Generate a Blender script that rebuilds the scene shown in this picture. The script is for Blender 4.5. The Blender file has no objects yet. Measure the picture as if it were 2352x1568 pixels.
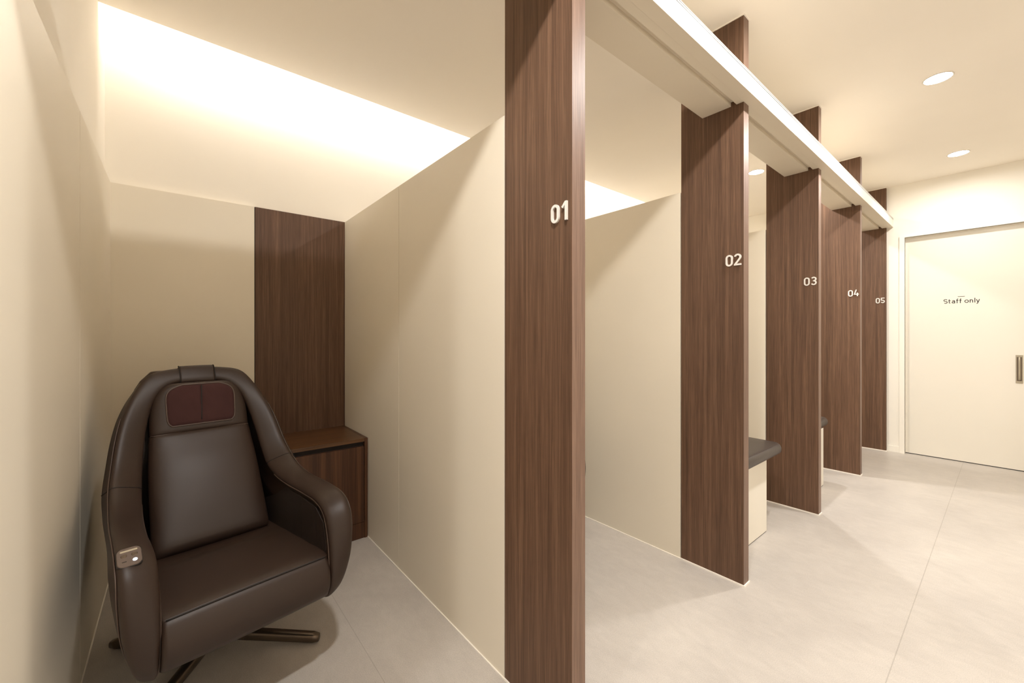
import bpy, bmesh, math
from mathutils import Vector, Matrix
S = bpy.context.scene
COL = S.collection
PI = math.pi

# ------------------------------------------------------------------ helpers
def lin(r, g, b):
    f = lambda c: (c/255/12.92) if c/255 <= .04045 else ((c/255+.055)/1.055)**2.4
    return (f(r), f(g), f(b), 1)

def newmat(name):
    m = bpy.data.materials.new(name); m.use_nodes = True
    nt = m.node_tree; b = nt.nodes['Principled BSDF']
    return m, nt, b

def noise(nt, scale_vec, scale=1, detail=4, rough=.5, dist=0, coord='pos'):
    if coord == 'pos':
        g = nt.nodes.new('ShaderNodeNewGeometry'); out = g.outputs['Position']
    else:
        g = nt.nodes.new('ShaderNodeTexCoord'); out = g.outputs['Object']
    mp = nt.nodes.new('ShaderNodeMapping'); mp.inputs['Scale'].default_value = scale_vec
    nt.links.new(out, mp.inputs['Vector'])
    n = nt.nodes.new('ShaderNodeTexNoise'); n.inputs['Scale'].default_value = scale
    n.inputs['Detail'].default_value = detail; n.inputs['Roughness'].default_value = rough
    n.inputs['Distortion'].default_value = dist
    nt.links.new(mp.outputs[0], n.inputs['Vector'])
    return n.outputs['Fac']

def ramp(nt, src, stops):
    r = nt.nodes.new('ShaderNodeValToRGB'); e = r.color_ramp.elements
    e[0].position, e[0].color = stops[0]; e[1].position, e[1].color = stops[-1]
    for p, c in stops[1:-1]:
        x = e.new(p); x.color = c
    nt.links.new(src, r.inputs[0]); return r.outputs[0]

def mixc(nt, a, b, fac, mode='MULTIPLY'):
    m = nt.nodes.new('ShaderNodeMix'); m.data_type = 'RGBA'; m.blend_type = mode
    m.inputs[0].default_value = fac if isinstance(fac, (int, float)) else 0
    if not isinstance(fac, (int, float)): nt.links.new(fac, m.inputs[0])
    for i, v in ((6, a), (7, b)):
        if isinstance(v, tuple): m.inputs[i].default_value = v
        else: nt.links.new(v, m.inputs[i])
    return m.outputs[2]

def bump(nt, bs, src, strength, dist=.001):
    b = nt.nodes.new('ShaderNodeBump'); b.inputs['Strength'].default_value = strength
    b.inputs['Distance'].default_value = dist
    nt.links.new(src, b.inputs['Height']); nt.links.new(b.outputs[0], bs.inputs['Normal'])

def plain(name, col, rough=.5, metal=0, spec=.5, var=.06, vscale=6, bmp=0, bscale=300):
    m, nt, b = newmat(name)
    n = noise(nt, (1, 1, 1), vscale, 3, coord='pos')
    dark = tuple(c*(1-var) for c in col[:3])+(1,); lite = tuple(min(1, c*(1+var)) for c in col[:3])+(1,)
    nt.links.new(ramp(nt, n, [(.3, dark), (.7, lite)]), b.inputs['Base Color'])
    b.inputs['Roughness'].default_value = rough; b.inputs['Metallic'].default_value = metal
    b.inputs['Specular IOR Level'].default_value = spec
    if bmp: bump(nt, b, noise(nt, (1, 1, 1), bscale, 2), bmp)
    return m

def wood(name, c1, c2, c3, axis='Z', rough=.52, fine=1.0):
    m, nt, b = newmat(name)
    st = {'Z': (1, 1, .018), 'Y': (1, .02, 1)}[axis]
    s1 = tuple(v*420*fine for v in st); s2 = tuple(v*70*fine for v in st)
    fine_n = noise(nt, s1, 1, 3, .6)
    mid = noise(nt, s2, 1, 5, .6, .8)
    fig = noise(nt, tuple(v*(9 if i != 'ZY'.find(axis) else 9) for i, v in enumerate(st)), 1, 3, .5, 1.5)
    base = ramp(nt, mid, [(.25, c1), (.5, c2), (.78, c3)])
    streak = ramp(nt, fine_n, [(.3, (.62, .60, .58, 1)), (.62, (1.08, 1.06, 1.05, 1))])
    c = mixc(nt, base, streak, .8)
    tone = ramp(nt, fig, [(.3, (.86, .84, .82, 1)), (.7, (1.1, 1.08, 1.06, 1))])
    c = mixc(nt, c, tone, .9)
    nt.links.new(c, b.inputs['Base Color'])
    b.inputs['Roughness'].default_value = rough
    b.inputs['Specular IOR Level'].default_value = .32
    bump(nt, b, fine_n, .25, .0006)
    return m

M = {}
M['wall'] = plain('cream_laminate', lin(230, 222, 206), .45, var=.02, vscale=2, spec=.3)
M['upper'] = plain('cream_wallpaper', lin(240, 234, 223), .8, var=.015, vscale=2, bmp=.08, bscale=220, spec=.2)
M['ceil'] = plain('ceiling_paper', lin(245, 239, 229), .85, var=.015, vscale=1.5, bmp=.06, bscale=250, spec=.2)
M['far'] = plain('far_wall_paper', lin(240, 236, 226), .7, var=.01, vscale=2, bmp=.05, bscale=240, spec=.2)
M['door'] = plain('cream_door_laminate', lin(233, 228, 216), .4, var=.015, vscale=1.2, spec=.35)
M['white'] = plain('white_sealant', lin(244, 238, 228), .5, var=.01)
M['beam'] = plain('beam_cream_paint', lin(226, 217, 200), .45, var=.01, spec=.35)
M['fascia'] = plain('beam_white_fascia', lin(226, 221, 211), .5, var=.01, spec=.25)
M['rail'] = plain('thin_bronze_rail', lin(44, 34, 27), .6)
M['wood'] = wood('brown_walnut_laminate', lin(82, 61, 47), lin(103, 78, 61), lin(124, 97, 77))
M['edge'] = wood('brown_edge_band', lin(108, 86, 73), lin(126, 102, 88), lin(140, 116, 101), rough=.45)
M['cab'] = wood('cabinet_walnut', lin(50, 31, 20), lin(76, 49, 32), lin(104, 71, 48), rough=.38, fine=.5)
M['cabtop'] = wood('cabinet_top_walnut', lin(70, 47, 29), lin(90, 63, 40), lin(106, 76, 51), axis='Y', rough=.34, fine=.5)
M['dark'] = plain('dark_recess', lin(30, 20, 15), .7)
M['leather'] = plain('brown_leather', lin(48, 34, 26), .47, var=.05, vscale=5, bmp=.12, bscale=900, spec=.42)
M['leather_in'] = plain('dark_brown_leather', lin(40, 30, 25), .5, var=.05, vscale=5, bmp=.12, bscale=900)
M['stitch'] = plain('leather_piping', lin(74, 58, 49), .45)
M['seam'] = plain('dark_seam', lin(24, 17, 14), .7)
M['burgundy'] = plain('burgundy_mesh_fabric', lin(62, 38, 36), .85, var=.08, vscale=14, bmp=.3, bscale=1600, spec=.2)
M['bronze'] = plain('bronze_metal', lin(112, 100, 88), .32, .9)
M['bronze_dark'] = plain('bronze_dark_metal', lin(62, 54, 47), .4, .7)
M['ctrl'] = plain('taupe_plastic', lin(88, 73, 63), .5)
M['steel'] = plain('brushed_nickel', lin(176, 166, 146), .4, .45)
M['bench'] = plain('grey_brown_vinyl', lin(64, 56, 51), .38, var=.04, vscale=8, bmp=.1, bscale=800)
M['digit'] = plain('satin_white_metal', lin(228, 224, 218), .3, .0)
M['ink'] = plain('dark_vinyl_lettering', lin(30, 24, 20), .7)
M['black'] = plain('gap_shade_black', lin(14, 12, 11), .7)  # near-black colour standing in for the shade inside narrow gaps

def floor_mat():
    m, nt, b = newmat('stone_vinyl_floor')
    big = noise(nt, (1, 1, 1), 2.2, 5, .6, .6)
    mid = noise(nt, (.7, 1.3, 1), 22, 5, .65, .5)
    grain = noise(nt, (1, 1, 1), 330, 3, .6)
    base = ramp(nt, big, [(.3, lin(181, 174, 167)), (.7, lin(196, 189, 181))])
    c = mixc(nt, base, ramp(nt, mid, [(.3, (.93, .93, .93, 1)), (.7, (1.04, 1.04, 1.04, 1))]), .9)
    c = mixc(nt, c, ramp(nt, grain, [(.33, (.80, .80, .80, 1)), (.6, (1.05, 1.05, 1.05, 1))]), .8)
    # sheet seams: one along the corridor, one across the first booth
    g = nt.nodes.new('ShaderNodeNewGeometry'); sp = nt.nodes.new('ShaderNodeSeparateXYZ')
    nt.links.new(g.outputs['Position'], sp.inputs[0])
    def mth(op, a, bb):
        n = nt.nodes.new('ShaderNodeMath'); n.operation = op
        for i, v in enumerate((a, bb)):
            if isinstance(v, (int, float)): n.inputs[i].default_value = v
            else: nt.links.new(v, n.inputs[i])
        return n.outputs[0]
    l1 = mth('LESS_THAN', mth('ABSOLUTE', mth('ADD', sp.outputs[0], .253), 0), .0016)
    l2 = mth('LESS_THAN', mth('ABSOLUTE', mth('SUBTRACT', sp.outputs[1], .541), 0), .0011)
    l2 = mth('MULTIPLY', l2, mth('LESS_THAN', sp.outputs[0], -1.0))
    seam = mth('MAXIMUM', l1, l2)
    c = mixc(nt, c, (.62, .60, .58, 1), mth('MULTIPLY', seam, .6), 'MULTIPLY')
    nt.links.new(c, b.inputs['Base Color'])
    b.inputs['Roughness'].default_value = .38
    b.inputs['Specular IOR Level'].default_value = .4
    bump(nt, b, grain, .15, .0006)
    return m
M['floor'] = floor_mat()

def emis(name, col, s):
    m, nt, b = newmat(name)
    b.inputs['Emission Color'].default_value = col; b.inputs['Emission Strength'].default_value = s
    b.inputs['Base Color'].default_value = (.9, .9, .9, 1)
    return m
M['lens'] = emis('downlight_lens_glow', (1, .97, .92, 1), 60)
M['led'] = emis('cove_strip_glow', (1, .92, .80, 1), 6)
M['blue'] = emis('blue_white_indicator', (.62, .78, 1, 1), 3)

def link(name, bm, mat, parent=None, smooth=False):
    me = bpy.data.meshes.new(name); bm.to_mesh(me); bm.free()
    if smooth:
        for p in me.polygons: p.use_smooth = True
    me.materials.append(M[mat] if isinstance(mat, str) else mat)
    o = bpy.data.objects.new(name, me); COL.objects.link(o)
    if parent: o.parent = parent
    return o

def bx(bm, x0, x1, y0, y1, z0, z1):
    v = [bm.verts.new((x, y, z)) for x in (x0, x1) for y in (y0, y1) for z in (z0, z1)]
    for f in ((0,1,3,2),(4,6,7,5),(0,4,5,1),(2,3,7,6),(0,2,6,4),(1,5,7,3)):
        bm.faces.new([v[i] for i in f])

def box(name, x0, x1, y0, y1, z0, z1, mat, parent=None, bevel=0):
    bm = bmesh.new(); bx(bm, x0, x1, y0, y1, z0, z1)
    bmesh.ops.recalc_face_normals(bm, faces=bm.faces)
    if bevel: bmesh.ops.bevel(bm, geom=bm.edges[:], offset=bevel, segments=2, affect='EDGES', profile=.6)
    return link(name, bm, mat, parent)

def empty(name, label=None, cat=None, loc=(0, 0, 0), group=None, rz=0, kind=None):
    o = bpy.data.objects.new(name, None); COL.objects.link(o)
    o.empty_display_size = .1; o.location = loc; o.rotation_euler = (0, 0, rz)
    if label: o['label'] = label
    if cat: o['category'] = cat
    if group: o['group'] = group
    if kind: o['kind'] = kind
    return o

def struct(o): o['kind'] = 'structure'; return o

def cyl(bm, c, r, h, axis='Z', seg=32, r2=None):
    r2 = r if r2 is None else r2
    rings = []
    for k, (rr, t) in enumerate(((r, 0), (r2, h))):
        ring = []
        for i in range(seg):
            a = 2*PI*i/seg; p = (rr*math.cos(a), rr*math.sin(a), t)
            if axis == 'X': p = (p[2], p[0], p[1])
            if axis == 'Y': p = (p[0], p[2], p[1])
            ring.append(bm.verts.new((c[0]+p[0], c[1]+p[1], c[2]+p[2])))
        rings.append(ring)
    for i in range(seg):
        bm.faces.new([rings[0][i], rings[0][(i+1) % seg], rings[1][(i+1) % seg], rings[1][i]])
    bm.faces.new(rings[0]); bm.faces.new(rings[1])
    bmesh.ops.recalc_face_normals(bm, faces=bm.faces)

def tube(bm, pts, r, seg=8, closed=False):
    pts = [Vector(p) for p in pts]; n = len(pts); rings = []
    up = None
    for i, p in enumerate(pts):
        a = pts[(i-1) % n] if (closed or i > 0) else p
        b = pts[(i+1) % n] if (closed or i < n-1) else p
        t = (b-a).normalized()
        if up is None: up = t.orthogonal().normalized()
        up = (up-t*up.dot(t)); up = up.normalized() if up.length > 1e-6 else t.orthogonal().normalized()
        s = t.cross(up)
        rings.append([bm.verts.new(p+up*r*math.cos(2*PI*k/seg)+s*r*math.sin(2*PI*k/seg)) for k in range(seg)])
    for i in range(n if closed else n-1):
        A, B = rings[i], rings[(i+1) % n]
        for k in range(seg): bm.faces.new([A[k], A[(k+1) % seg], B[(k+1) % seg], B[k]])
    if not closed: bm.faces.new(rings[0]); bm.faces.new(rings[-1])
    bmesh.ops.recalc_face_normals(bm, faces=bm.faces)

def catmull(P, n):
    """resample a list of equal-length float tuples; n steps per span"""
    out = []; L = len(P)
    for i in range(L-1):
        p0 = P[max(i-1, 0)]; p1 = P[i]; p2 = P[i+1]; p3 = P[min(i+2, L-1)]
        for k in range(n):
            t = k/n
            out.append(tuple(.5*((2*b)+(-a+c)*t+(2*a-5*b+4*c-d)*t*t+(-a+3*b-3*c+d)*t**3) for a, b, c, d in zip(p0, p1, p2, p3)))
    out.append(tuple(P[-1])); return out

# ------------------------------------------------------------------ dimensions (metres)
ZC, ZP, ZB, ZBT = 2.6237, 1.888, 2.2224, 2.3131
XF, XR, XB, XU = -.7568, -1.052, -2.6984, -2.72
YP = [-.312, .8601, 2.0331, 3.2113, 4.3843, 5.5201]; TH = .0552
YW, YD = 5.552, 5.593
YL = -.2452; XCOVE = -2.51
XRW, YBW = 1.15, -1.9

# ------------------------------------------------------------------ setting
struct(box('floor', -3.0, XRW+.1, YBW-.1, 5.9, -.06, 0, 'floor'))
# ceiling: main slab up to the light slot
cg = struct(box('ceiling', XCOVE, XRW+.1, YBW-.1, 5.9, ZC, ZC+.03, 'ceil'))
struct(box('trim_1', -2.80, -2.20, YBW-.1, 5.9, ZC+.19, ZC+.24, 'ceil'))      # pocket above the slot
struct(box('trim_2', -2.24, -2.20, YBW-.1, 5.9, ZC+.03, ZC+.19, 'ceil'))
struct(box('wall_back', -2.82, XU, YBW-.1, 5.9, 0, ZC+.24, 'upper'))
struct(box('wall_left', XU, -1.052, -.30, -.267, 0, ZC+.19, 'upper'))
struct(box('wall_right', XRW, XRW+.1, YBW-.1, 5.9, 0, ZC, 'upper'))
struct(box('wall_rear', -3.0, XRW+.1, YBW-.1, YBW, 0, ZC, 'upper'))
# far wall with the opening of the sliding door
DX0, DX1, DZ = -.6286, .255, 2.105
bm = bmesh.new()
bx(bm, -2.72, DX0, YW, YW+.12, 0, ZC+.19); bx(bm, DX1, XRW, YW, YW+.12, 0, ZC); bx(bm, DX0, DX1, YW, YW+.12, DZ, ZC)
struct(link('wall_far', bm, 'far'))
struct(box('baseboard_far', -.757, -.666, YW-.008, YW, 0, .06, 'far', bevel=.001))
# casing
bm = bmesh.new()
bx(bm, DX0-.037, DX0, YW-.012, YW+.02, 0, DZ+.016); bx(bm, DX1, DX1+.037, YW-.012, YW+.02, 0, DZ+.016)
bx(bm, DX0, DX1, YW-.012, YW+.02, DZ, DZ+.016)
struct(link('trim_3', bm, 'far'))
# door
door = empty('door_1', loc=(0, 0, 0)); door['kind'] = 'structure'
box('door_leaf', DX0+.001, DX1-.001, YD, YD+.036, .007, DZ+.02, 'door', door)
box('threshold_gap', DX0, DX1, YD+.004, YD+.03, 0, .006, 'black', door)  # black strip painted as the shade of the gap under the door
h = box('door_handle', .042, .081, YD-.004, YD, .745, .985, 'steel', door, bevel=.0015)
h['label'] = 'brushed nickel recessed pull plate'
box('handle_recess', .048, .075, YD-.0055, YD-.004, .765, .968, 'bronze', h)
bm = bmesh.new()
gp = catmull([(.0615, YD-.006, .775), (.0615, YD-.016, .79), (.0615, YD-.020, .83), (.0615, YD-.020, .92), (.0615, YD-.014, .955), (.0615, YD-.006, .963)], 6)
tube(bm, gp, .0062, 12); link('pull_grip', bm, 'steel', h, True)
bm = bmesh.new()
for sx in (.047, .076):
    for sz in (.752, .978): cyl(bm, (sx, YD-.0052, sz), .0028, .002, 'Y', 12)
link('screw', bm, 'steel', h)
box('sign_dash', -.287, -.244, YD-.0012, YD, 1.5058, 1.5094, 'ink', door)

# ------------------------------------------------------------------ partitions and panels
def partition(label, yf, group, xa=XB, xb=XR, face_dir=-1, y_back=None):
    o = empty('booth_partition', label, 'partition', (0, 0, 0), group)
    o.location = ((xa+xb)/2, yf, 0)
    yb = yf+.05 if y_back is None else y_back
    lx, ly = -o.location.x, -yf
    J = -1.88 if face_dir < 0 else -1.906
    box('board', xa+lx, J-.0018+lx, yf+ly, yb+ly, .004, ZP, 'wall', o)
    box('board', J+.0018+lx, xb-.004+lx, yf+ly, yb+ly, .004, ZP, 'wall', o)
    y_in = (yf+.003, yb-.003) if face_dir < 0 else (yb+.003, yf-.003)
    box('core', J-.004+lx, J+.004+lx, min(yf, yb)+.002+ly, max(yf, yb)-.002+ly, .004, ZP-.002, 'seamcream', o)
    s = box('sealant_strip', xa+lx, xb+lx, min(yf, yb)-.004+ly, max(yf, yb)+.004+ly, 0, .004, 'white', o)
    return o
M['seamcream'] = plain('joint_shadow_filler', lin(150, 138, 114), .7)
PG = 'cream partitions between the booths'
partition('cream partition with vertical joint between the brown armchair and the panel numbered 01', YP[1], PG)
partition('cream partition ending at the brown panel numbered 02', YP[2], PG)
partition('cream partition behind the near treatment bench, ending at the panel numbered 03', YP[3], PG)
partition('cream partition ending at the brown panel numbered 04', YP[4], PG)
partition('cream side panel lining the wall at the left of the brown armchair', YL, PG, xb=XR, face_dir=1, y_back=YL-.022)

def stroke(bm, pts, w, depth, closed=False):
    """flat ribbon of width w along 2-D pts with mitred corners, extruded by depth"""
    n = len(pts); L = []; R = []
    for i in range(n):
        p = Vector(pts[i])
        a = Vector(pts[i-1]) if (closed or i > 0) else None
        b = Vector(pts[(i+1) % n]) if (closed or i < n-1) else None
        t1 = (p-a).normalized() if a is not None else None
        t2 = (b-p).normalized() if b is not None else None
        if t1 is None: t1 = t2
        if t2 is None: t2 = t1
        n1 = Vector((-t1.y, t1.x)); n2 = Vector((-t2.y, t2.x)); m = (n1+n2).normalized()
        k = min(1/max(m.dot(n1), .35), 2.2)
        L.append(p+m*w/2*k); R.append(p-m*w/2*k)
    def mk(q, d): return bm.verts.new((q.x, -d, q.y))
    LF = [mk(q, depth) for q in L]; RF = [mk(q, depth) for q in R]
    LB = [mk(q, 0) for q in L]; RB = [mk(q, 0) for q in R]
    for i in range(n if closed else n-1):
        j = (i+1) % n
        for A, B in ((LF, RF), (LB, LF), (RF, RB), (RB, LB)):
            bm.faces.new([A[i], B[i], B[j], A[j]])
    if not closed:
        for i in (0, n-1): bm.faces.new([LF[i], RF[i], RB[i], LB[i]])

def arc(cx, cy, r, a0, a1, n=8, ry=None):
    ry = r if ry is None else ry
    return [(cx+r*math.cos(math.radians(a0+(a1-a0)*i/n)), cy+ry*math.sin(math.radians(a0+(a1-a0)*i/n))) for i in range(n+1)]

def lettering():
    """the words Staff only, drawn as ribbons: cap height .040, x-height .028"""
    bm = bmesh.new(); W_ = .0052; D = .0008; xh, cap = .0285, .041; h = W_/2
    def st(pts, x, closed=False): stroke(bm, [(x+a, b) for a, b in pts], W_, D, closed)
    x = 0
    # S
    r = (cap-W_)/4
    st([(.0225+h-.001, cap-h-.0065)]+arc(h+.0105, cap-h-r, .0105, 35, 265, 10, r)+arc(h+.0115, h+r, .0105, 85, -145, 12, r), x); x += .0325
    # t
    st([(.006, .038), (.006, .009)]+arc(.012, .0085, .006, 180, 275, 5), x); st([(0, xh-h), (.0155, xh-h)], x); x += .0238
    # a
    st([(.0185, 0), (.0185, .018)]+arc(.0105, .0185, .008, 0, 155, 8, .0078), x)
    st(arc(.010, .0088, .0085, 60, 330, 12, .0068)+[(.0185, .010)], x); st([(.0185, .0165), (.0125, .0162)], x); x += .0285
    # f f
    for _ in range(2):
        st([(.006, 0), (.006, .032)]+arc(.012, .033, .006, 180, 85, 5, .0062), x); st([(0, xh-h), (.0145, xh-h)], x); x += .0205
    x += .014
    # o
    st(arc(.0125, xh/2, .0112, 0, 345, 20, xh/2-h), x, True); x += .0325
    # n
    st([(h, 0), (h, xh)], x); st([(h, .016)]+arc(.0105, .0165, .0083, 165, 0, 8, .0098)+[(.0188, 0)], x); x += .0295
    # l
    st([(h, 0), (h, cap+.001)], x); x += .0115
    # y
    st([(.0008, xh), (.0108, .0015)], x); st([(.0205, xh), (.0095, -.0045)]+[(.0068, -.0085), (.0015, -.0095)], x); x += .021
    for v in bm.verts:
        v.co.x = v.co.x/x*.218-.375; v.co.z += 1.4475; v.co.y += YD
    bmesh.ops.recalc_face_normals(bm, faces=bm.faces)
    o = link('sign_lettering', bm, 'ink', door); o['label'] = 'dark lettering reading Staff only'
lettering()

def digit(ch, x, z, parent):
    w, hgt, s = .031, .0535, .0076
    h2 = s/2; W, H = w-s, hgt-s
    bm = bmesh.new(); r = W/2
    if ch == '0':
        stroke(bm, arc(h2+r, h2+H-r, r, 0, 180)+arc(h2+r, h2+r, r, 180, 360), s, .006, True)
    elif ch == '1':
        stroke(bm, [(h2+W-.006, 0), (h2+W-.006, hgt)], s, .006)
        stroke(bm, [(h2+W-.008, hgt-.0035), (h2+.0035, hgt-.0165)], s*.95, .0059)
    elif ch == '2':
        p = arc(h2+r, h2+H-r, r, 165, -35, 12)
        stroke(bm, p+[(h2+.001, h2+.001)], s, .006); stroke(bm, [(h2-.0035, h2), (w-.0005, h2)], s, .0059)
    elif ch == '3':
        stroke(bm, arc(h2+r, h2+H-r*.92, r*.95, 150, -80, 12, r*.92), s, .006)
        stroke(bm, arc(h2+r, h2+r, r, 82, -155, 12), s, .0059)
        stroke(bm, [(h2+r-.004, h2+2*r+.0005), (h2+r+.004, h2+2*r+.0005)], s*.8, .0058)
    elif ch == '4':
        stroke(bm, [(h2+.012, hgt), (h2+.0005, .0155), (w+.001, .0155)], s*.9, .006)
        stroke(bm, [(h2+W-.0045, 0), (h2+W-.0045, .028)], s*.95, .0059)
    elif ch == '5':
        stroke(bm, [(w-.002, hgt-h2), (h2+.002, hgt-h2), (h2+.001, .0285)], s, .006)
        stroke(bm, [(h2+.0005, .0275)]+arc(h2+r, h2+r+.0005, r, 100, -155, 12, r), s, .0059)
    bmesh.ops.recalc_face_normals(bm, faces=bm.faces)
    bm.transform(Matrix.Translation((x, 0, z)))
    return link('digit', bm, 'digit', parent)

def panel(i, num, label):
    y = YP[i]; t = TH if i < 5 else YW-y-.0005
    o = empty('wooden_divider_panel', label, 'divider panel', (XF, y, 0), 'tall brown wood panels standing in a row')
    bm = bmesh.new(); bx(bm, XR-XF, -.0008, 0, t, .006, ZC-.004)
    link('panel_board', bm, 'wood', o)
    if i < 5: box('front_edge', -.0008, 0, .0, t, .006, ZC-.004, 'edge', o)
    e = .0045
    box('floor_sealant', XR-XF-.001, e, -e, t+(e if i < 5 else 0), 0, .006, 'white', o)
    box('ceiling_sealant', XR-XF-.001, e, -e, t+(e if i < 5 else 0), ZC-.004, ZC, 'white', o)
    # booth number
    if num:
        n = bpy.data.objects.new('number_sign', None); COL.objects.link(n); n.parent = o
        n['label'] = 'white raised number '+num
        digit('0', -.8335-XF, 1.4745, n); digit(num[1], -.8335-XF+.0365, 1.4755, n)
        n.location = (0, 0, 0)
    return o
panel(0, None, 'brown wood panel without a number at the left of the first booth')
panel(1, '01', 'tall brown wood panel numbered 01, nearest the camera')
panel(2, '02', 'tall brown wood panel numbered 02, in front of the near treatment bench')
panel(3, '03', 'tall brown wood panel numbered 03 between the two treatment benches')
panel(4, '04', 'tall brown wood panel numbered 04, between panels 03 and 05')
panel(5, '05', 'brown wood panel numbered 05 fixed against the far wall by the staff door')

# lower lining of the rear wall: cream, with a wood board in booth one
o = empty('wall_lining', 'cream lining board on the rear wall behind the brown armchair', 'wall panel', (XB, 0, 0))
box('board', XU-XB, 0, YL, .356-.004, .004, ZP, 'wall', o)
o = empty('wood_wall_panel', 'dark brown wood board on the rear wall above the low cabinet', 'wall panel', (XB, .6, 0))
box('board', XU-XB, .001, .356-.6, .8601-.6-.001, .004, ZP, 'wood', o)
box('shadow_gap', XU-XB, -.004, .352-.6, .3562-.6, .004, ZP, 'dark', o)
for i, nm in ((1, 'behind the panel numbered 01'), (2, 'behind the treatment bench near panel 02'), (3, 'behind panel 03'), (4, 'behind panel 04')):
    o = empty('wall_lining', 'cream rear wall lining '+nm, 'wall panel', (XB, YP[i]+.5, 0), 'cream rear wall linings')
    box('board', XU-XB, 0, -.45+.0001, YP[i+1]-YP[i]-.5 if i < 4 else YW-YP[i]-.5, .004, ZP, 'wall', o)

# ------------------------------------------------------------------ beam
bo = empty('overhead_beam', 'long cream overhead beam passing in front of the brown panels', 'beam', (0, 0, 0))
YA = -1.2
XBI, XG, XG2, XBO = -.9436, -.8114, -.787, -.7094
# outer box (continuous)
bm = bmesh.new()
bx(bm, XF+.0005, XBO, YA, YW, ZB, ZBT-.016)
link('fascia_board', bm, 'fascia', bo)
bm = bmesh.new(); bx(bm, XF+.0005, XBO-.0005, YA, YW, ZB-.0006, ZB+.001); link('soffit_skin', bm, 'beam', bo)
box('rail_line', XF+.001, XBO+.0003, YA, YW, ZBT-.016, ZBT-.0125, 'rail', bo)
box('top_lip', XF+.001, XBO, YA, YW, ZBT-.0125, ZBT-.0065, 'fascia', bo)
box('rail_line', XF+.001, XBO+.0003, YA, YW, ZBT-.0065, ZBT-.0035, 'rail', bo)
box('top_cap', XF+.001, XBO, YA, YW, ZBT-.0035, ZBT, 'fascia', bo)
# inner boxes between panels
for i in range(5):
    ya = YP[i]+(TH if i < 5 else 0); yb = YP[i+1]
    bm = bmesh.new()
    bx(bm, XBI, XG, ya+.001, yb-.001, ZB, ZB+.12)
    bx(bm, XG2, XF, ya+.001, yb-.001, ZB, ZB+.12)
    bx(bm, XG, XG2, ya+.001, yb-.001, ZB+.020, ZB+.12)
    bmesh.ops.recalc_face_normals(bm, faces=bm.faces)
    link('soffit_box', bm, 'beam', bo)

# ------------------------------------------------------------------ cabinet
def cabinet():
    x0, x1, y0, y1, zt = XB, -2.289, .36, .8575, .567
    o = empty('low_cabinet', 'low dark wood cabinet in the corner behind the brown armchair', 'cabinet', (x0, (y0+y1)/2, 0))
    cy_ = (y0+y1)/2
    B = lambda n, a, b, c, d, e, f, m, p=o, bv=.0006: box(n, a-x0, b-x0, c-cy_, d-cy_, e, f, m, p, bv)
    B('cabinet_top', x0+.002, x1, y0, y1-.018, zt-.019, zt, 'cabtop')
    B('side_panel', x0+.002, x1, y1-.0175, y1, 0, zt, 'cab')
    B('side_panel', x0+.002, x1, y0, y0+.018, 0, zt-.0195, 'cab')
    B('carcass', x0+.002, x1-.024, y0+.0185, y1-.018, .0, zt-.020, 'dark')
    B('door', x1-.022, x1-.003, y0+.020, y1-.020, .092, zt-.046, 'cab')
    B('toe_kick', x1-.022, x1-.004, y0+.0185, y1-.018, 0, .0895, 'cab')
    return o
cabinet()

# ------------------------------------------------------------------ treatment bench
def rounded_slab(name, cx, cy_, z0, z1, lx, ly, mat, parent, r=.025, cr=.05, seg=6):
    """cushion: rounded rectangle plan, rounded edges, slightly domed"""
    bm = bmesh.new()
    def ring(inset, z):
        pts = []; R = max(cr-inset, .004); hx, hy = lx/2-inset, ly/2-inset
        for (sx, sy, a0) in ((1, 1, 0), (-1, 1, 90), (-1, -1, 180), (1, -1, 270)):
            for k in range(seg+1):
                a = math.radians(a0+90*k/seg)
                pts.append((cx+sx*(hx-R)+R*math.cos(a), cy_+sy*(hy-R)+R*math.sin(a), z))
        return [bm.verts.new(p) for p in pts]
    prof = []
    for k in range(7):
        a = PI/2*k/6; prof.append((r*(1-math.cos(a-PI/2) if False else 1-math.sin(a)), z0+r*(1-math.cos(a))))
    for k in range(7):
        a = PI/2*k/6; prof.append((r*(1-math.cos(a)), z1-r*(1-math.sin(a))))
    prof += [(r+.04, z1+.002), (r+.10, z1+.003)]
    rings = [ring(*p) for p in prof]; n = len(rings[0])
    for A, B in zip(rings, rings[1:]):
        for i in range(n): bm.faces.new([A[i], A[(i+1) % n], B[(i+1) % n], B[i]])
    bm.faces.new(rings[0]); bm.faces.new(rings[-1])
    bmesh.ops.recalc_face_normals(bm, faces=bm.faces)
    return link(name, bm, mat, parent, True)

def bench():
    # origin at the centre of the base on the floor; long side runs into the booth (-X)
    X0, Y0 = -1.72, 2.55
    o = empty('treatment_bench', 'grey brown padded treatment bench on a cream base, behind panel 02', 'bench', (X0, Y0, 0), 'padded treatment benches')
    rounded_slab('cushion', -1.72-X0, 2.55-Y0, .442, .508, 1.76, .60, 'bench', o, .028, .05)
    c = o.children[0] if o.children else None
    return o, X0, Y0
b1, bX, bY = bench()
cush = [x for x in bpy.data.objects if x.parent == b1][0]
box('base', -.886-1.66-bX+.0, -.886-bX, 2.39-bY, 2.711-bY, .004, .4425, 'door', b1, .002)
box('base_gap', -.886-1.65-bX, -.888-bX, 2.394-bY, 2.707-bY, 0, .0042, 'black', b1)  # black filler giving the shaded gap below the base its colour
bm = bmesh.new()
lp = []
for (sx, sy, a0) in ((1, 1, 0), (-1, 1, 90), (-1, -1, 180), (1, -1, 270)):
    for k in range(7):
        a = math.radians(a0+15*k); lp.append((sx*(.88-.016-.04)+.04*math.cos(a), sy*(.30-.016-.04)+.04*math.sin(a), .5065))
tube(bm, lp, .0012, 6, True); link('stitched_seam', bm, 'stitch', cush, True)

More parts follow.
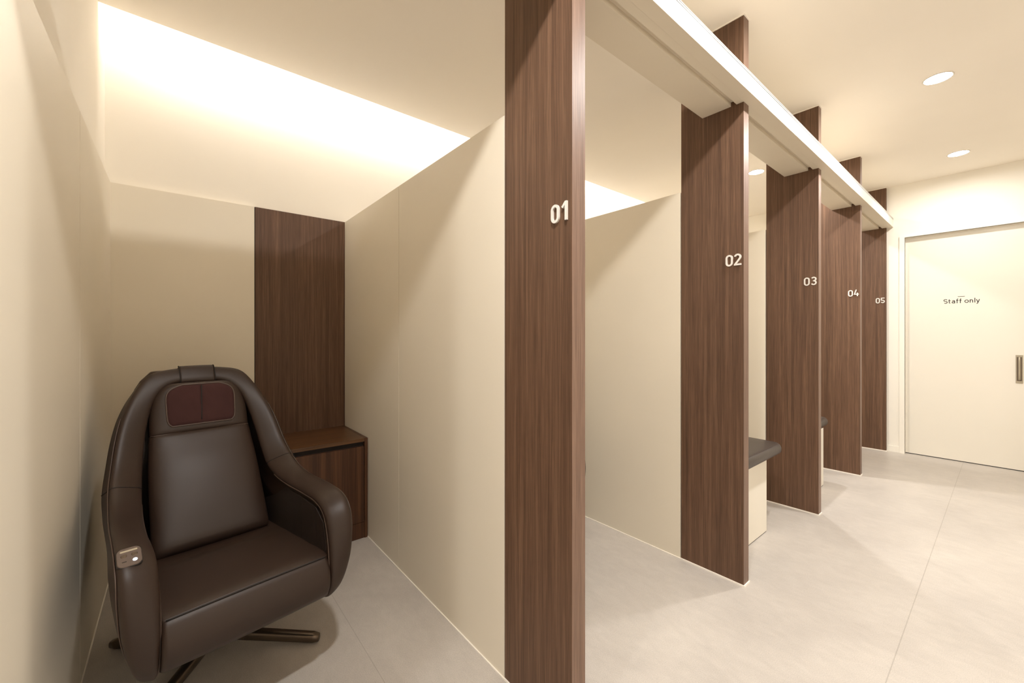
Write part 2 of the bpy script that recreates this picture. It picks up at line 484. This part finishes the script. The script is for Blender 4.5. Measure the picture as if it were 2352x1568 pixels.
def copy_tree(o, parent=None):
    c = o.copy(); COL.objects.link(c); c.parent = parent
    for ch in [x for x in bpy.data.objects if x.parent == o]: copy_tree(ch, c)
    return c
b2 = copy_tree(b1); b2.location.y += 1.175
[x for x in bpy.data.objects if x.parent == b2 and x.name.startswith('cushion')][0].location.x -= .040
b2['label'] = 'grey brown padded treatment bench on a cream base, mostly hidden behind panel 03'

# ------------------------------------------------------------------ massage chair
def grid_mesh(rows, close_u=False, caps=False):
    bm = bmesh.new()
    R = [[bm.verts.new(p) for p in row] for row in rows]
    n = len(R[0])
    for A, B in zip(R, R[1:]):
        for i in range(n if close_u else n-1):
            j = (i+1) % n
            try: bm.faces.new([A[i], A[j], B[j], B[i]])
            except ValueError: pass
    if caps:
        bm.faces.new(R[0]); bm.faces.new(R[-1])
    bmesh.ops.recalc_face_normals(bm, faces=bm.faces)
    return bm

def make_chair():
    root = empty('massage_chair', 'brown leather swivel armchair with burgundy headrest pad in the first booth', 'armchair', (-1.8594, .1055, 0), 'brown leather massage armchairs', math.radians(8.754))
    # stations: inner edge (x,y,z), outer edge (x,y,z), face normal (x,z), deep centre (x,z)
    st = [
     # tip underside
     ((.400,.220,.276),(.390,.236,.258),(.3,-1.),(.14,.26),.003),
     ((.458,.216,.276),(.440,.240,.274),(.7,-.7),(.14,.27),.008),
     ((.490,.215,.312),(.478,.264,.325),(.95,-.25),(.14,.30),.015),
     ((.500,.214,.400),(.496,.285,.410),(1,0),(.14,.36),.020),
     ((.488,.215,.480),(.500,.293,.495),(1,.12),(.14,.40),.020),
     ((.455,.217,.545),(.482,.294,.558),(.8,.6),(.14,.42),.019),
     ((.390,.218,.569),(.430,.294,.592),(.3,.95),(.13,.43),.017),
     ((.280,.217,.571),(.330,.292,.600),(0,1),(.10,.44),.015),
     ((.150,.211,.572),(.200,.289,.600),(.05,1),(.02,.46),.014),
     ((.050,.204,.585),(.085,.284,.615),(.35,.94),(-.08,.48),.014),
     ((-.030,.197,.616),(.006,.279,.650),(.6,.8),(-.16,.54),.014),
     ((-.085,.190,.680),(-.060,.268,.712),(.8,.6),(-.22,.62),.015),
     ((-.125,.181,.752),(-.108,.254,.790),(.88,.47),(-.26,.70),.016),
     ((-.168,.164,.838),(-.155,.234,.862),(.92,.40),(-.29,.78),.017),
     ((-.195,.138,.905),(-.200,.203,.930),(.90,.43),(-.31,.86),.018),
     ((-.212,.098,.945),(-.238,.155,.992),(.85,.52),(-.33,.90),.020),
     ((-.220,.050,.958),(-.252,.080,1.010),(.80,.60),(-.335,.92),.021),
     ((-.222,.0,.960),(-.255,.0,1.013),(.80,.60),(-.335,.925),.021)]
    flat = [tuple(a)+tuple(b)+tuple(c)+tuple(d)+(e,) for a, b, c, d, e in st]
    half = catmull(flat, 8)
    def mirror(s):
        s = list(s); s[1] = -s[1]; s[4] = -s[4]; return tuple(s)
    full = [mirror(s) for s in half]+[s for s in reversed(half[:-1])]
    # order: left tip -> crown -> right tip
    rows = []; inner = []; outer = []
    for s in full:
        I = Vector(s[0:3]); O = Vector(s[3:6]); nx, nz = s[6], s[7]; D = Vector((s[8], 0, s[9])); hb = s[10]
        nrm = Vector((nx, 0, nz)).normalized()
        a = (O-I)
        # make normal perpendicular to the across direction
        an = a.normalized(); nrm = (nrm-an*nrm.dot(an)).normalized()
        ring = []
        K = 12
        for k in range(K+1):
            th = PI*(1-k/K)
            t = .5+.5*math.copysign(abs(math.cos(th))**.62, math.cos(th))
            hh = math.sin(th)**.62 if 0 < k < K else 0
            ring.append(I+a*t+nrm*(hb*1.25*hh))
        sgn = 1 if (I.y+O.y) > 0 else -1
        # outer side: bulge outwards then toward the deep centre
        cw = min(1, abs(O.y)/.12)
        Od = Vector((D.x, O.y*.86, D.z)); Id = Vector((D.x, I.y*.98, D.z))
        back = -nrm
        ring.append(O+a*.05+back*.022)
        ring.append(O.lerp(Od, .35)+Vector((0, sgn*.010*cw, 0)))
        ring.append(O.lerp(Od, .7)+Vector((0, sgn*.006*cw, 0)))
        ring.append(Od)
        ring.append(Id)
        ring.append(I.lerp(Id, .6))
        ring.append(I+back*.012)
        rows.append([tuple(p) for p in ring])
        inner.append(tuple(I+nrm*.003)); outer.append(tuple(O+a*.02+nrm*.001))
    bm = grid_mesh(rows, True, True)
    shell = link('arm_and_wing_shell', bm, 'leather', root, True)
    # piping along inner edge of each arm, seam near outer edge
    n1 = 8*10; N = len(inner)
    for rng in (inner[6:n1-6], inner[N-n1+6:N-6]):
        bm = bmesh.new(); tube(bm, rng, .0024, 8); link('piping', bm, 'stitch', shell, True)
    for rng in (outer[4:8*13], outer[N-8*13:N-4]):
        bm = bmesh.new(); tube(bm, rng, .0016, 8); link('piping', bm, 'stitch', shell, True)
    # cross seams at the junction of arm and wing
    for idx in (8*10, N-1-8*10):
        bm = bmesh.new(); r = [Vector(p) for p in rows[idx][:14]]
        c = sum(r, Vector())/len(r)
        tube(bm, [p+(p-c).normalized()*.0002 for p in r], .0016, 6); link('cross_seam', bm, 'seam', shell, True)
    # ---- side panels: inner/outer upholstered slabs
    prof = [(.35,.285),(.44,.322),(.472,.38),(.482,.45),(.462,.520),(.40,.556),(.28,.560),(.15,.56),(.05,.572),(-.03,.58),(-.12,.585),(-.33,.585),(-.345,.45),(-.32,.33),(-.24,.262),(0,.25),(.2,.262)]
    def yo(z): return min(.272, .272-(.42-z)*.38) if z < .58 else max(.272-(z-.58)*.34-(max(0, z-.85))*.7, .1)
    for s in (-1, 1):
        bm = bmesh.new()
        A = [bm.verts.new((x, s*yo(z), z)) for x, z in prof]
        B = [bm.verts.new((x, s*(min(.2135, yo(z)-.03)), z)) for x, z in prof]
        n = len(prof)
        for i in range(n): bm.faces.new([A[i], A[(i+1) % n], B[(i+1) % n], B[i]])
        f1 = bm.faces.new(A); f2 = bm.faces.new(B)
        bmesh.ops.triangulate(bm, faces=[f1, f2])
        bmesh.ops.recalc_face_normals(bm, faces=bm.faces)
        link('side_panel', bm, 'leather_in', root)
    # ---- back shell
    rows = []
    for k in range(25):
        t = k/24; z = .26+t*(1.000-.26)
        hw = .262-.02*t if z < .6 else .262-(z-.6)*.22
        hw = hw if z < .93 else hw-(z-.93)**2*6.5
        xf = -.20 if z < .7 else -.2-(z-.7)*.27
        xb = -.345-.045*math.sin(PI*min(1, t*1.05))
        ring = []
        for q in range(32):
            a = 2*PI*q/32; c, s_ = math.cos(a), math.sin(a)
            cx_ = (xf+xb)/2; rx = (xf-xb)/2
            e = .55
            ring.append((cx_+rx*math.copysign(abs(c)**e, c), hw*math.copysign(abs(s_)**e, s_), z))
        rows.append(ring)
    top = rows[-1]; 
    for sc, dz in ((.97, .004), (.90, .006)):
        rows.append([((-.285)+(p[0]+.285)*sc, p[1]*sc, 1.000+dz) for p in top])
    bm = grid_mesh(rows, True, True); link('back_shell', bm, 'leather', root, True)
    # ---- back cushion + head cushion
    cl = [(.078,.400),(.030,.48),(-.020,.565),(-.065,.645),(-.105,.712),(-.137,.772)]
    ch_ = [(-.137,.772),(-.150,.815),(-.163,.860),(-.175,.905),(-.184,.940),(-.190,.962)]
    def cushion(name, C, wf, thick, puff, mat, topround, V=28, U=36, botr=.5):
        P = catmull(C, 8); L = len(P); rows = []
        for vi in range(V+1):
            t = vi/V; i = min(int(t*(L-1)), L-2); fr = t*(L-1)-i
            x = P[i][0]*(1-fr)+P[i+1][0]*fr; z = P[i][1]*(1-fr)+P[i+1][1]*fr
            dx = P[i+1][0]-P[i][0]; dz = P[i+1][1]-P[i][1]; l = math.hypot(dx, dz); nx, nz = dz/l, -dx/l
            w = wf(t)
            pv = (1-abs(2*t-1)**6)**.5 if topround is None else 1
            if topround is None:
                edge = max(0, 1-abs(2*t-1)**8)**.5
            else: edge = topround(t)
            row = []
            for ui in range(U+1):
                a = -1+2*ui/U; s = math.sin(a*PI/2)
                s = math.copysign(abs(s)**.9, s)
                eu = max(0, 1-abs(s)**7)**.5
                hgt = thick*(edge*eu)+puff*(1-s*s)*math.sin(PI*min(1, max(0, t)))*1.0
                row.append((x+nx*hgt, s*w, z+nz*hgt))
            for ui in range(U, -1, -1):
                a = -1+2*ui/U; s = math.sin(a*PI/2); s = math.copysign(abs(s)**.9, s)
                row.append((x-nx*.06, s*w*.97, z-nz*.06))
            rows.append(row)
        bm = grid_mesh(rows, True, True)
        return link(name, bm, mat, root, True)
    back = cushion('back_cushion', [(x-.018, z) for x, z in cl], lambda t: (.178+.004*math.sin(PI*t)-.016*t)*(1-.05*max(0, 1-t*12)**2), .030, .016, 'leather', lambda t: max(0, 1-max(0, 1-t/.10)**2.6)**.5*(1-max(0, (t-.95)/.05)**2*.22))
    head = cushion('head_cushion', [(x-.018, z) for x, z in ch_], lambda t: .161*(1-max(0, (t-.12)/.88)**2.6*.44), .030, .006, 'leather', lambda t: max(0, 1-max(0, (t-.6)/.4)**4)**.5*min(1, .80+t*4))
    # neck pad
    rows = []
    P = catmull([(x-.018, z) for x, z in ch_], 8); L = len(P)
    def cpt(t):
        i = min(int(t*(L-1)), L-2); fr = t*(L-1)-i
        x = P[i][0]*(1-fr)+P[i+1][0]*fr; z = P[i][1]*(1-fr)+P[i+1][1]*fr
        dx = P[i+1][0]-P[i][0]; dz = P[i+1][1]-P[i][1]; l = math.hypot(dx, dz); return x, z, dz/l, -dx/l
    t0, t1 = .12, .86; V, U = 24, 44
    border = []
    for vi in range(V+1):
        vv = -1+2*vi/V
        t = t0+(t1-t0)*(vi/V); x, z, nx, nz = cpt(t)
        tw = 1-.10*max(0, (vv))**2-.04*(1-vv)/2
        w = .114*tw*(1-(abs(vv)**4*.42 if vv > 0 else abs(vv)**9*.12))
        row = []
        for ui in range(U+1):
            s = -1+2*ui/U; y = s*w
            eu = max(0, 1-abs(s)**10)**.5*max(0, 1-abs(vv)**10)**.5
            base = .030*max(0, 1-abs(y/.166)**7)**.5+.006*(1-(y/.166)**2)*math.sin(PI*t)
            fold = -.0045*math.exp(-((y+.005*vv)/.005)**2)*(1-vv*vv)**.5 if abs(vv) < 1 else 0
            wr = .0008*math.sin(y*120+vv*3)*math.sin(vv*5+y*30)
            hgt = base+.0052*eu+fold+wr*eu-.002*(1-eu)
            row.append((x+nx*hgt, y, z+nz*hgt))
        rows.append(row)
    border = rows[0][:]+[r[-1] for r in rows[1:-1]]+rows[-1][::-1]+[r[0] for r in rows[-2:0:-1]]
    bm = grid_mesh(rows); pad = link('neck_pad', bm, 'burgundy', head, True); pad['label'] = 'burgundy fabric pad with centre fold'
    bm = bmesh.new(); tube(bm, [(p[0]+.0025, p[1], p[2]+.001) for p in border], .0028, 8, True); link('piping', bm, 'stitch', head, True)
    bm = bmesh.new()
    mid = [r[U//2] for r in rows][2:-1]
    tube(bm, [(p[0]+.0020, p[1]-.002+.006*(i/len(mid)-.5), p[2]) for i, p in enumerate(mid)], .0020, 8); link('centre_seam', bm, 'seam', head, True)
    # seam between back and head cushions
    x, z, nx, nz = cpt(.0)
    bm = bmesh.new(); pts = []
    for k in range(31):
        y = -.158+.316*k/30; hgt = .0245*max(0, 1-abs(y/.17)**7)**.5+.001
        pts.append((x+nx*hgt, y, z+nz*hgt))
    tube(bm, pts, .0022, 8); link('piping', bm, 'stitch', head, True)
    # head strap
    rows = []
    for k in range(21):
        y = -.060+.115*k/20; a = abs(k/10-1); ring = []
        I = Vector((-.222, 0, .953)); O = Vector((-.258, 0, 1.018)); nrm = Vector((.80, 0, .60)); an = (O-I).normalized(); nrm = (nrm-an*nrm.dot(an)).normalized()
        off = .0035+.0015*(1-a*a)
        for q in range(19):
            th = PI*(1-q/18); t = .5+.5*math.copysign(abs(math.cos(th))**.62, math.cos(th)); hh = max(0, math.sin(th))**.62
            ring.append(I+(O-I)*(t*1.06-.03)+nrm*(.026*hh+off))
        ring.append(O-nrm*.05+an*.003); ring.append(O-nrm*.05-an*.01); ring.append(I-nrm*.01)
        rows.append([(p.x, y, p.z) for p in ring])
    bm = grid_mesh(rows, True, True); strap = link('head_strap', bm, 'leather', root, True)
    for yy in (-.0605, .0555):
        r = rows[0]; bm = bmesh.new(); tube(bm, [(p[0], yy, p[2]) for p in r[1:18]], .0018, 6); link('strap_seam', bm, 'seam', strap, True)
    # ---- seat
    def sweep(name, prof, y1, mat, r=.014, crown=0.0, n=26):
        cx_ = sum(p[0] for p in prof)/len(prof); cz = sum(p[1] for p in prof)/len(prof)
        rows = []
        ys = [-y1+r*(1-math.cos(PI/2*k/6)) for k in range(7)]
        ys += [-y1+r+(2*y1-2*r)*k/n for k in range(1, n)]
        ys += [y1-r+r*math.sin(PI/2*k/6) for k in range(0, 7)]
        for y in ys:
            e = max(0, abs(y)-(y1-r))/r; ins = r*(1-math.sqrt(max(0, 1-e*e)))
            c = crown*(1-(y/y1)**2)
            row = []
            for (x, z) in prof:
                d = Vector((x-cx_, z-cz)); l = d.length; d = d*(max(l-ins, 0)/l) if l else d
                row.append((cx_+d.x+(c*.6 if x > .45 else 0), y, cz+d.y+(c if z > cz else -c*.6)))
            rows.append(row)
        bm = grid_mesh(rows, True, True)
        return link(name, bm, mat, root, True)
    topp = catmull([(-.10,.385),(.0,.397),(.08,.404),(.20,.414),(.32,.424),(.42,.430),(.475,.431),(.497,.426)], 4)
    botp = [(.497,.405),(.44,.37),(.2,.35),(-.10,.34)]
    seat = sweep('seat_cushion', topp+botp, .2140, 'leather', .012, .006)
    front = catmull([(.497,.424),(.508,.412),(.522,.380),(.524,.345),(.510,.310),(.480,.285),(.430,.270),(.33,.258),(.15,.252),(-.10,.255)], 4)
    apron = sweep('front_apron', front+[(-.10,.335),(.2,.345),(.43,.365),(.485,.400)], .2140, 'leather', .014, .004)
    bm = bmesh.new(); tube(bm, [(.4985+.0036*(1-(y/.21)**2), y, .4255+.004*(1-(y/.21)**2)) for y in [-.203+.406*k/30 for k in range(31)]], .0019, 6)
    link('front_seam', bm, 'seam', seat, True)
    # ---- control panel on the left arm
    cp = Vector((.4535, -.268, .5975)); 
    nrm = Vector((.55, 0, .84)).normalized(); fx = Vector((nrm.z, 0, -nrm.x)); fy = Vector((0, 1, 0))
    def plate(name, cx_, cy_, lx, ly, r, h0, h1, mat, parent, seg=6):
        bm = bmesh.new(); rings = []
        for ins, hh in ((0, h0), (0, h1-.001), (.0012, h1)):
            ring = []
            for (sx, sy, a0) in ((1, 1, 0), (-1, 1, 90), (-1, -1, 180), (1, -1, 270)):
                for k in range(seg+1):
                    a = math.radians(a0+90*k/seg); R = max(r-ins, .0003)
                    px_ = cx_+sx*(lx/2-r)+R*math.cos(a); py_ = cy_+sy*(ly/2-r)+R*math.sin(a)
                    ring.append(bm.verts.new(cp+fx*px_+fy*py_+nrm*hh))
            rings.append(ring)
        n = len(rings[0])
        for A, B in zip(rings, rings[1:]):
            for i in range(n): bm.faces.new([A[i], A[(i+1) % n], B[(i+1) % n], B[i]])
        bm.faces.new(rings[0]); bm.faces.new(rings[-1])
        bmesh.ops.recalc_face_normals(bm, faces=bm.faces)
        return link(name, bm, mat, parent)
    rim = plate('control_panel', 0, 0, .056, .050, .014, -.012, .0015, 'seam', root)
    rim['label'] = 'small taupe control pad with a lit blue-white dot'
    plate('control_face', 0, 0, .053, .047, .013, 0, .003, 'ctrl', rim)
    plate('status_bar', -.017, 0, .005, .034, .002, 0, .0042, 'steel', rim)
    plate('button', -.004, -.010, .010, .012, .005, 0, .0040, 'bronze', rim)
    plate('button', -.004, .010, .010, .012, .005, 0, .0040, 'bronze', rim)
    plate('button', .012, -.010, .0025, .009, .001, 0, .0038, 'seam', rim)
    plate('indicator_light', .012, .010, .008, .009, .004, 0, .0042, 'blue', rim)
    # ---- base
    bm = bmesh.new()
    cyl(bm, (.02, .01, .055), .033, .16, 'Z', 28); cyl(bm, (.02, .01, .045), .05, .03, 'Z', 28, .036)
    cyl(bm, (.02, .01, .20), .10, .06, 'Z', 28, .13)
    link('pedestal', bm, 'bronze_dark', root)
    for k in range(4):
        ang = math.radians(45+90*k); ca, sa = math.cos(ang), math.sin(ang)
        rows = []; L0, L1 = .03, .375
        for i in range(17):
            t = i/16; l = L0+(L1-L0)*t
            zc = .046-.029*t; wy = .019-.003*t; hz = .019-.003*t
            if i == 16: wy *= .75; hz *= .75
            ring = []
            for q in range(16):
                a = 2*PI*q/16; c, s_ = math.cos(a), math.sin(a); e = .6
                u_ = wy*math.copysign(abs(c)**e, c); w_ = hz*math.copysign(abs(s_)**e, s_)
                ring.append((.02+l*ca-u_*sa, .01+l*sa+u_*ca, zc+w_))
            rows.append(ring)
        bm = grid_mesh(rows, True, True); leg = link('leg', bm, 'bronze', root, True)
    return root

chair = make_chair()
c2 = copy_tree(chair)
c2.location = (-1.838, .1095+1.19, 0)
c2['label'] = 'brown leather armchair in the second booth, only an arm edge peeking out beside panel 01'

# ------------------------------------------------------------------ downlights
LC = (1, .975, .94)
def downlight(x, y, label, power=20, group='round recessed ceiling downlights'):
    o = empty('downlight', label, 'ceiling light', (x, y, ZC), group)
    bm = bmesh.new(); seg = 40
    prof = [(.056, .0), (.057, -.003), (.061, -.0035), (.064, -.0015), (.064, 0)]
    rows = [[(r*math.cos(2*PI*i/seg), r*math.sin(2*PI*i/seg), z) for i in range(seg)] for r, z in prof]
    bm = grid_mesh(rows, True); link('trim_ring', bm, 'fascia', o, True)
    bm = bmesh.new(); cyl(bm, (0, 0, -.0025), .056, .002, 'Z', 40); link('lens', bm, 'lens', o)
    ld = bpy.data.lights.new('downlight_lamp', 'AREA'); ld.shape = 'DISK'; ld.size = .10; ld.energy = power; ld.color = LC
    ld.spread = math.radians(172)
    lo = bpy.data.objects.new('lamp', ld); COL.objects.link(lo); lo.parent = o; lo.location = (0, 0, -.006)
    return o
PW = {-1.2: 13, .338: 20, 1.873: 19, 3.408: 16, 4.943: 6.5}
for y, lb in ((-1.2, 'round ceiling downlight in the corridor behind the camera'), (.338, 'round ceiling downlight above the camera in the corridor'),
              (1.873, 'round ceiling downlight in the corridor before panel 02'),
              (3.408, 'larger-looking bright round downlight on the corridor ceiling, nearer the camera'),
              (4.943, 'bright round downlight on the corridor ceiling nearest the staff door wall')):
    downlight(-.25, y, lb, PW[y])
downlight(-1.417, 4.085, 'bright round downlight seen through the gap between panels 02 and 03', 16)

# ------------------------------------------------------------------ cove light strip
co = empty('cove_light', 'hidden light strip washing the rear wall from the ceiling slot', 'light strip', (-2.50, 2.6, ZC+.03))
box('strip_body', -.012, .012, -2.85, 2.9, 0, .012, 'white', co)
ld = bpy.data.lights.new('cove_lamp', 'AREA'); ld.shape = 'RECTANGLE'; ld.size = 5.72; ld.size_y = .02; ld.energy = 18.5; ld.color = (1, .97, .925)
lo = bpy.data.objects.new('lamp', ld); COL.objects.link(lo); lo.parent = co
lo.location = (-.014, .05, .022)
d = Vector((-1, 0, -.35)).normalized()
z = -d; x = Vector((0, 1, 0)); y = z.cross(x)
lo.rotation_euler = Matrix((x, y, z)).transposed().to_euler()

# ------------------------------------------------------------------ world, camera, view
w = bpy.data.worlds.new('world'); S.world = w; w.use_nodes = True
w.node_tree.nodes['Background'].inputs[0].default_value = (1, .95, .88, 1)
w.node_tree.nodes['Background'].inputs[1].default_value = .3
cd = bpy.data.cameras.new('camera'); cam = bpy.data.objects.new('camera', cd); COL.objects.link(cam)
cd.sensor_width = 36; cd.lens = 932.652/2352*36
cd.shift_x = (1176-1150.4332)/2352; cd.shift_y = -(784-770.549)/2352
cd.clip_start = .02
cam.location = (0, 0, 1.15); cam.rotation_euler = (PI/2, 0, math.radians(51.3057))
S.camera = cam
S.view_settings.view_transform = 'Standard'; S.view_settings.look = 'None'
S.view_settings.gamma = 1; S.view_settings.use_curve_mapping = False
S.view_settings.exposure = 0.5
try:
    S.cycles.max_bounces = 12; S.cycles.diffuse_bounces = 8
except Exception: pass
